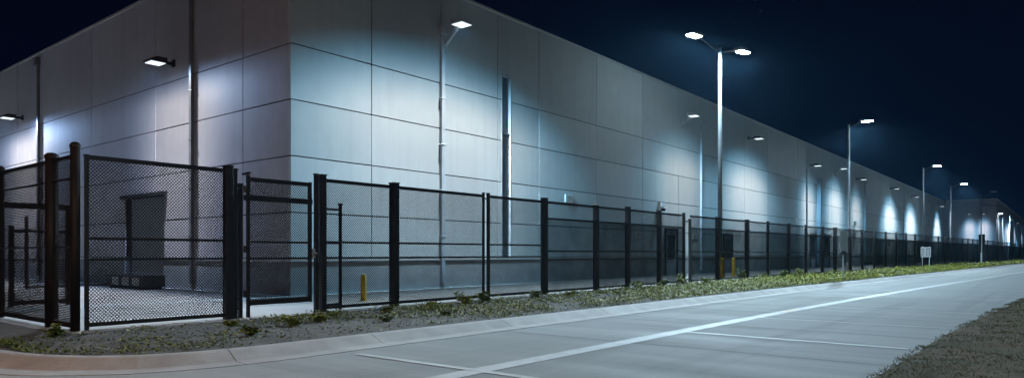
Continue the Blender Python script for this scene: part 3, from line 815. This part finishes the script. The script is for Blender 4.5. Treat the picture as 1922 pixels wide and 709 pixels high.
m_ = MB(); m_.box(10.60, 10.70, gy-.08, gy-.02, 1.38, 1.62); m_.tube((10.65, gy-.08, 1.5), (10.65, gy-.16, 1.5), .025); m_.bar((10.65, gy-.15, 1.5), (10.52, gy-.15, 1.5), .03); PF(m_, 'latch', M['galv'], gate)
for z in (.55, 1.6, 3.0):
    m_ = MB(); m_.tube((8.79, gy, z-.08), (8.79, gy, z+.08), .045); PF(m_, 'hinge', M['black'], gate)
# slim guide post and track frame left of the gate
post(8.70, .085, 3.10, y=15.12, name='guide_post')
rail(8.45, 8.74, 3.06, .06, .05, y0=15.05, y1=15.12); rail(8.45, 8.74, .45, .05, .05, y0=15.05, y1=15.12); rail(8.45, 8.74, .22, .05, .05, y0=15.05, y1=15.12)

# side fence going back from the corner
side = thing('side_fence', 'black mesh fence with thick round posts turning back from the road at the corner', 'fence', (5.2, 15, 0))
def sp_(y, w, top):
    b = MB(); b.tube((5.2,y,-.1),(5.2,y,top), w/2, w/2, 16); o = PF(b, 'post', M['warmsheen'], side, smooth=True)
    c = MB(); c.lathe((0,y-15,top), [(w/2+.012,-.05),(w/2+.012,0),(w*.35,.045),(0,.06)], 16); c.build('post_cap', M['warmsheen'], o)
for y, w in [(16.25,.24),(19.6,.2),(23.5,.2),(27.5,.2),(31.5,.2),(35.5,.2)]: sp_(y, w, 3.5)
ys = [15.1,16.13,16.37,19.5,19.7,23.4,23.6,27.4,27.6,31.4,31.6,35.4]
for a, b_ in zip(ys[::2], ys[1::2]):
    for nm, z, h, m in (('top_rail', 3.38, .07, 'black'), ('rail', 2.95, .04, 'black'), ('rail', 1.62, .05, 'black'), ('bottom_rail', .1, .09, 'warmsheen')):
        q = MB(); q.bar((5.2,a,z),(5.2,b_,z), .05, h); PF(q, nm, M[m], side)
    PF(chain_link((5.2, a, 0), (0,1), b_-a, .14, 3.35), 'mesh_panel', M['wire'], side)

# low gate frame standing inside the yard
inn = thing('inner_gate', 'low black rail gate standing inside the fenced yard at the left', 'gate', (6.3, 22.9, 0))
for (x0, z0, x1, z1, w) in [(6.35,0,6.35,2.28,.11),(7.75,0,7.75,2.9,.11),(6.35,2.12,7.75,2.12,.09),(6.35,.12,7.75,.12,.12),(5.35,2.83,7.75,2.83,.16),(5.35,0,5.35,2.9,.10)]:
    q = MB(); q.bar((x0,22.9,z0),(x1,22.9,z1), w, w); PF(q, 'frame_post' if x0 == x1 else 'frame_rail', M['black'], inn)
q = chain_link((6.4, 22.9, 0), (1,0), 1.3, .2, 2.06, .1, .012); PF(q, 'mesh_panel', M['wire'], inn)
q = thing('yard_post', 'thin dark post with a crossbar deep in the yard at the left', 'post', (9.9, 33.8, 0))
MB().tube((0,0,0),(0,0,3.05),.07).build('post', M['black'], q); MB().bar((0,0,.1),(3.4,0,.1),.08).build('rail', M['black'], q)
q_ = MB(); q_.lathe((0,0,0), [(.16,0),(.16,.03),(.08,.04),(.0,.05)], 14); q_.build('base_plate', M['black'], q)

# ------------------------------------------------------------------ small things in the yard and on the wall
bo = thing('bollard', 'yellow bollard standing on the yard slab just inside the fence', 'bollard', (14.2, 17.4, 0))
b = MB(); b.lathe((0,0,0), [(.085,0),(.085,.74),(.08,.79),(.06,.825),(.03,.845),(0,.85)], 20); b.build('post', M['yellow'], bo, smooth=True)
b = MB(); b.lathe((0,0,0), [(.15,0),(.15,.02),(.087,.025)], 20); b.build('base_plate', M['yellow'], bo)
c = copy_tree(bo); c.location = (44.8, 17.2, 0); c.scale = (1.5,1.5,1.45); c['label'] = 'dim yellow bollard just right of the yellow lamp base, behind the dark screen'
bo['group'] = c['group'] = 'yellow bollards'

un = thing('equipment_box', 'low dark louvred equipment box against the end wall beneath the roller door', 'equipment', (13.2, 31.4, 0))
b = MB(); b.box(-.45, .45, -1.8, 1.8, .08, .54); b.box(-.5,.5,-1.85,1.85,.54,.58); b.build('casing', M['unit'], un, bevel=.02)
for k in range(3):
    b = MB(); y0 = -1.45 + k*1.0
    for j in range(4): b.box(-.475, -.452, y0, y0+.62, .16+j*.09, .20+j*.09)
    for j in range(4): b.box(-.48, -.452, y0+.02+j*.18, y0+.05+j*.18, .15, .49)
    b.build('louvre', M['grille'], un)
for k in (-1.5, 1.5):
    b = MB(); b.box(-.4,.4,k-.08,k+.08,0,.08); b.build('foot', M['unit'], un)

def wall_box(name, label, cat, x, z, w, h, d, m, extra=None):
    t = thing(name, label, cat, (x, CY-.0, z))
    b = MB(); b.box(-w/2, w/2, -d, .03, -h/2, h/2); b.build('body', m, t, bevel=.012)
    if extra: extra(t)
    return t
def ink_frame(t, w, h, d, bars):
    b = MB()
    for (x0,x1,z0,z1) in bars: b.box(x0*w, x1*w, -d-.006, -d-.001, z0*h, z1*h)
    b.build('lettering', M['signink'], t)
def louv(t):
    b = MB()
    for k in range(5): b.box(-.17,.17,-.068,-.061,-.15+k*.07,-.12+k*.07)
    b.build('louvre', M['signgrey'], t)
wall_box('wall_vent', 'pale square vent box on the long wall above the fence', 'vent', 31.56, 4.50, .66, .44, .06, M['whitepaint'], louv)
def cam_part(t):
    b = MB(); b.tube((0,-.3,-.30),(0,-.3,-.12),.13,.15); b.build('dome', M['glass'], t); b = MB(); b.box(-.22,.22,-.46,-.1,-.12,-.02); b.build('hood', M['whitepaint'], t)
wall_box('security_camera', 'white dome camera housing on the long wall above the fence', 'camera', 42.39, 4.60, .26, .62, .16, M['whitepaint'], cam_part)
wall_box('junction_box', 'small pale junction box on the long wall farther along', 'junction box', 71.76, 4.75, .42, .5, .25, M['whitepaint'], louv)
wall_box('junction_box', 'grey speckled junction box beside the second street lamp pole', 'junction box', 96.7, 5.3, .7, .6, .3, M['signgrey'], louv)
SG = [(-.36,-.28,-.3,.3),(-.28,.0,.22,.3),(-.28,0,-.3,-.22),(-.05,.03,-.3,.3),(.12,.36,.1,.2),(.12,.36,-.1,0)]
wall_box('wall_notice', 'small white notice on the long wall left of the grey glazed door', 'sign', 39.5, 2.66, .75, .42, .03, M['whitepaint'], lambda t: ink_frame(t,.75,.42,.03,SG))
wall_box('wall_notice', 'small white notice on the long wall right of the grey glazed door', 'sign', 48.0, 2.74, .9, .40, .03, M['whitepaint'], lambda t: ink_frame(t,.9,.4,.03,SG[2:]))
# tiny camera on the end wall near the corner
t = thing('security_camera', 'tiny dark camera on the end wall just left of the corner', 'camera', (CX, 24.0, 4.5))
MB().box(-.1,.0,-.05,.05,-.05,.05).build('mount', M['darkmetal'], t); MB().tube((-.08,0,0),(-.30,0,-.06),.05,.05).build('body', M['darkmetal'], t)

# road signs seen from behind, on the soil strip, and the white notice on the fence
def sign_post(label, x, y, ztop, w, zbot, colr, wp=.07):
    t = thing('road_sign', label, 'sign', (x, y, 0), 0)
    MB().box(-wp/2, wp/2, -wp/2, wp/2, -.1, ztop-.05).build('post', M['galv'] if colr != 'darkmetal' else M['signgrey'], t)
    b = MB(); d = Vector((.77,-.64,0)) if False else Vector((.62,-.78,0)); q = Vector((-.04,-.045,0))
    b.bar(tuple(q - d*w/2 + Vector((0,0,(ztop+zbot)/2))), tuple(q + d*w/2 + Vector((0,0,(ztop+zbot)/2))), .02, ztop-zbot); b.build('sign_plate', M[colr], t)
    b = MB()
    for z in (zbot+.15, ztop-.2): b.box(-.05,.05,-.055,.05,z,z+.04)
    b.build('bracket', M['darkmetal'], t)
    return t
s1 = sign_post('grey rectangular sign plate on a slim post in front of the dark fence', 42.2, 9.9, 2.78, .42, 1.55, 'signgrey')
b = MB(); b.tube((.0,-.02,1.42),(.0,-.02,1.62),.14); b.build('clamp', M['darkmetal'], s1)
sign_post('tall dark sign plate on a grey post far along the fence', 106, 8.6, 3.9, .8, 1.6, 'darkmetal', .16)
t = thing('fence_sign', 'white square notice with dark lettering in front of the dark fence', 'sign', (83.0, fy(83)-.75, 0), 0)
def across(y0, y1, z0, z1, x0, x1):
    return MB().box(x0, x1, y0, y1, z0, z1)
across(-.46,.46,1.1,2.15,-.03,0).build('sign_plate', M['signpale'], t, bevel=.004)
b = MB()
for (y0,y1,z0,z1) in [(-.40,-.02,1.98,2.04),(.1,.42,1.92,1.98),(.3,.36,1.2,1.92),(.16,.2,1.3,1.92),(-.08,-.03,1.25,2.02),(-.22,-.17,1.25,2.0),(-.36,-.31,1.25,2.02),(.36,.42,1.2,1.26)]:
    b.box(-.036, -.031, y0, y1, z0, z1)
b.build('lettering', M['signink'], t)
for y in (-.32,.32):
    b = MB(); b.box(.001,.06,y-.03,y+.03,-.1,2.2); b.build('post', M['signgrey'], t)

# ------------------------------------------------------------------ ground plants
def leaves(name, m, spots, parent=None, origin=None):
    """spots: array rows x,y,z,len,width,yaw,pitch -> folded leaf (2 tris either side of a midrib)"""
    s = np.asarray(spots, dtype=float); n = len(s)
    x,y,z,L_,w,ya,pi_ = s.T
    d = np.stack([np.cos(ya)*np.cos(pi_), np.sin(ya)*np.cos(pi_), np.sin(pi_)],1)
    r = np.stack([-np.sin(ya), np.cos(ya), np.zeros(n)],1)
    up = np.cross(r, d)*-1
    p = np.stack([x,y,z],1)
    base = p; mid = p + d*(L_*.55)[:,None] ; tip = p + d*L_[:,None] - np.array([0,0,1])*(L_*.18)[:,None]
    l = mid + r*(w*.5)[:,None] + up*(w*.18)[:,None]; q = mid - r*(w*.5)[:,None] + up*(w*.18)[:,None]
    v = np.stack([base, l, tip, q],1).reshape(-1,3)
    idx = np.arange(n)*4
    f = np.stack([idx, idx+1, idx+2, idx, idx+2, idx+3],1).reshape(-1,3)
    me = bpy.data.meshes.new(name); me.vertices.add(len(v)); me.vertices.foreach_set('co', v.ravel())
    me.loops.add(f.size); me.loops.foreach_set('vertex_index', f.ravel().astype(np.int32))
    me.polygons.add(len(f)); me.polygons.foreach_set('loop_start', np.arange(0, f.size, 3).astype(np.int32)); me.polygons.foreach_set('loop_total', np.full(len(f), 3, dtype=np.int32))
    me.update(); me.validate(); me.materials.append(m)
    o = bpy.data.objects.new(name, me); S.collection.objects.link(o)
    if parent is not None: o.parent = parent
    return o
rs = np.random.default_rng(11)
def strip_spots(n, x0, x1, power, size, hmax, dens, ylo=.12, yhi=.0, yskew=1.0):
    out = []
    while len(out) < n:
        x = x0 + (x1-x0)*rs.random()**power
        lo = soil_lo(x)+ylo; hi = slab_front(x)-yhi
        t = rs.random()**yskew
        y = lo + (hi-lo)*t
        c = lump(x, y, 1.15)+.5*lump(x, y, 3.7)
        if rs.random() > dens(x, t, c): continue
        far = 1 + x/45.
        L_ = size*(.6+.8*rs.random())*min(far, 3.2)
        out.append((x, y, soil_z(x,y)-.01 + rs.random()**1.5*hmax*(.4+max(0,c)*1.6)*min(1+x/90,2), L_, L_*(.45+.3*rs.random()), rs.random()*6.283, -.1+1.1*rs.random()))
    return out
# sparse near the corner, thick further on
dn = lambda x, t, c: max(.0, min(1, (x-4)/22.)) * (.05+.95*(c > .03))*1.3 if x < 22 else (1.0 if c > -.30 else .5)
sp1 = strip_spots(52000, 4, 95, 1.6, .055, .15, dn)
sp2 = strip_spots(9000, 90, 330, 1.5, .10, .18, lambda x,t,c: 1)
tag(leaves('ground_cover', M['leaf'], sp1+sp2), 'low bright green weeds covering the strip between fence and kerb', 'ground cover', kind='stuff')
sp3 = strip_spots(20000, 3.6, 70, 1.5, .05, .09, lambda x,t,c: (.5 if c > 0 else .1) if x < 22 else .5)
tag(leaves('undergrowth', M['leafdark'], sp3), 'thin dull creeping weeds on the bare soil by the kerb', 'undergrowth', kind='stuff')
# dry grass and litter on both verges
out = []
for _ in range(70000):
    x = 8 + 40*rs.random()**1.3; y = ry(x) - .03 - 7.5*rs.random()**1.2
    if lump(x, y, 1.3)+.6*lump(x, y, 4) < -.12 and rs.random() < .75: continue
    dist = max(1, math.hypot(x, y)/12)
    z = -.085 + .09*min(1,(ry(x)-y)/3) + .10*lump(x,y,1.3)+.05*lump(x,y,4.1) - .01
    out.append((x, y, z, (.03+.06*rs.random()), .007*dist, rs.random()*6.283, .4+1.0*rs.random()))
tag(leaves('dry_grass', M['straw'], out), 'thin dry grass on the brown verge at the lower right', 'dry grass', kind='stuff')
out = []
for _ in range(1800):
    x = 3.6 + 22*rs.random()**1.3; lo = soil_lo(x)+.03; y = lo + (slab_front(x)-lo)*rs.random()
    out.append((x, y, soil_z(x,y)+.003, .03+.06*rs.random(), .012+.02*rs.random(), rs.random()*6.283, -.05+.3*rs.random()))
tag(leaves('leaf_litter', M['straw'], out), 'scattered dry litter on the soil strip', 'litter', kind='stuff')

# weed clumps one can tell apart: leafy tufts, each with stems
def weed(loc, size, m, n=130, tall=1.0, seed=0):
    r_ = np.random.default_rng(seed)
    t = thing('weed_clump', 'leafy weed clump rising from the soil strip by the fence', 'weed', loc, r_.random()*6, 'weed clumps in the soil strip')
    sp = []; st_ = MB()
    for k in range(9):
        a = r_.random()*6.283; q = size*(.2+.5*r_.random()); h = size*tall*(.30+.45*r_.random())
        tip = (math.cos(a)*q, math.sin(a)*q, h); st_.tube((0,0,-.02), tip, .006, .003, 5, False)
        for j in range(n//9):
            u = .25+.8*r_.random()
            L_ = size*(.22+.22*r_.random())
            sp.append((tip[0]*u+r_.normal()*.05*size, tip[1]*u+r_.normal()*.05*size, h*min(u,1.02), L_, L_*.42, r_.random()*6.283, -.3+1.2*r_.random()))
    st_.build('stem', M['leafdark'], t)
    leaves('foliage', m, sp, t)
    return t
ws = [(6.9,11.6,.22,'leafdark',.8),(8.4,12.6,.26,'leaf',.8),(9.3,12.9,.24,'leaf',.7),(10.1,13.4,.2,'leaf',.8),(11.9,13.6,.22,'leafdark',.8),(13.2,13.4,.3,'leaf',.8),(14.9,13.7,.34,'leaf',1.1),(16.2,14.0,.34,'leafdark',1.1),(18.6,13.9,.3,'leafdark',1.),
      (20.1,13.6,.26,'leaf',.8),(26.3,14.2,.34,'leaf',1.4),(28.7,14.2,.32,'leafdark',1.2),(30.3,14.1,.42,'leaf',1.5),(32.9,14.0,.3,'leaf',1.2),(38.2,14.2,.4,'leafdark',1.9),(41.0,13.9,.34,'leafdark',1.1),(44.9,14.0,.42,'leafdark',1.2),(47.5,13.8,.4,'leaf',1.2),(12.3,11.9,.22,'leafdark',.6),(10.3,11.8,.2,'leafdark',.6),(4.6,14.2,.25,'leafdark',.9),(7.5,13.4,.2,'leaf',.7)]
for i, (x, y, s_, m_, tl) in enumerate(ws): weed((x, y, soil_z(x,y)), s_*1.25, M[m_], 200 if s_ < .35 else 180, tl, i)

# ------------------------------------------------------------------ bluish air volume added to give the lamps a glow
hz = MB(); hz.box(-60, 480, -90, 125, -1.3, 19)
hm = bpy.data.materials.new('lamp_glow_air'); hm.use_nodes = True; hn = hm.node_tree
hn.nodes.remove(hn.nodes['Principled BSDF']); pv = hn.nodes.new('ShaderNodeVolumePrincipled')
pv.inputs['Color'].default_value = (.25,.62,1,1); pv.inputs['Density'].default_value = .00014; pv.inputs['Anisotropy'].default_value = .65
hn.links.new(pv.outputs[0], hn.nodes['Material Output'].inputs['Volume'])
tag(hz.build('haze', hm), 'thin bluish haze added for a glow round the lamps', 'haze', kind='stuff')
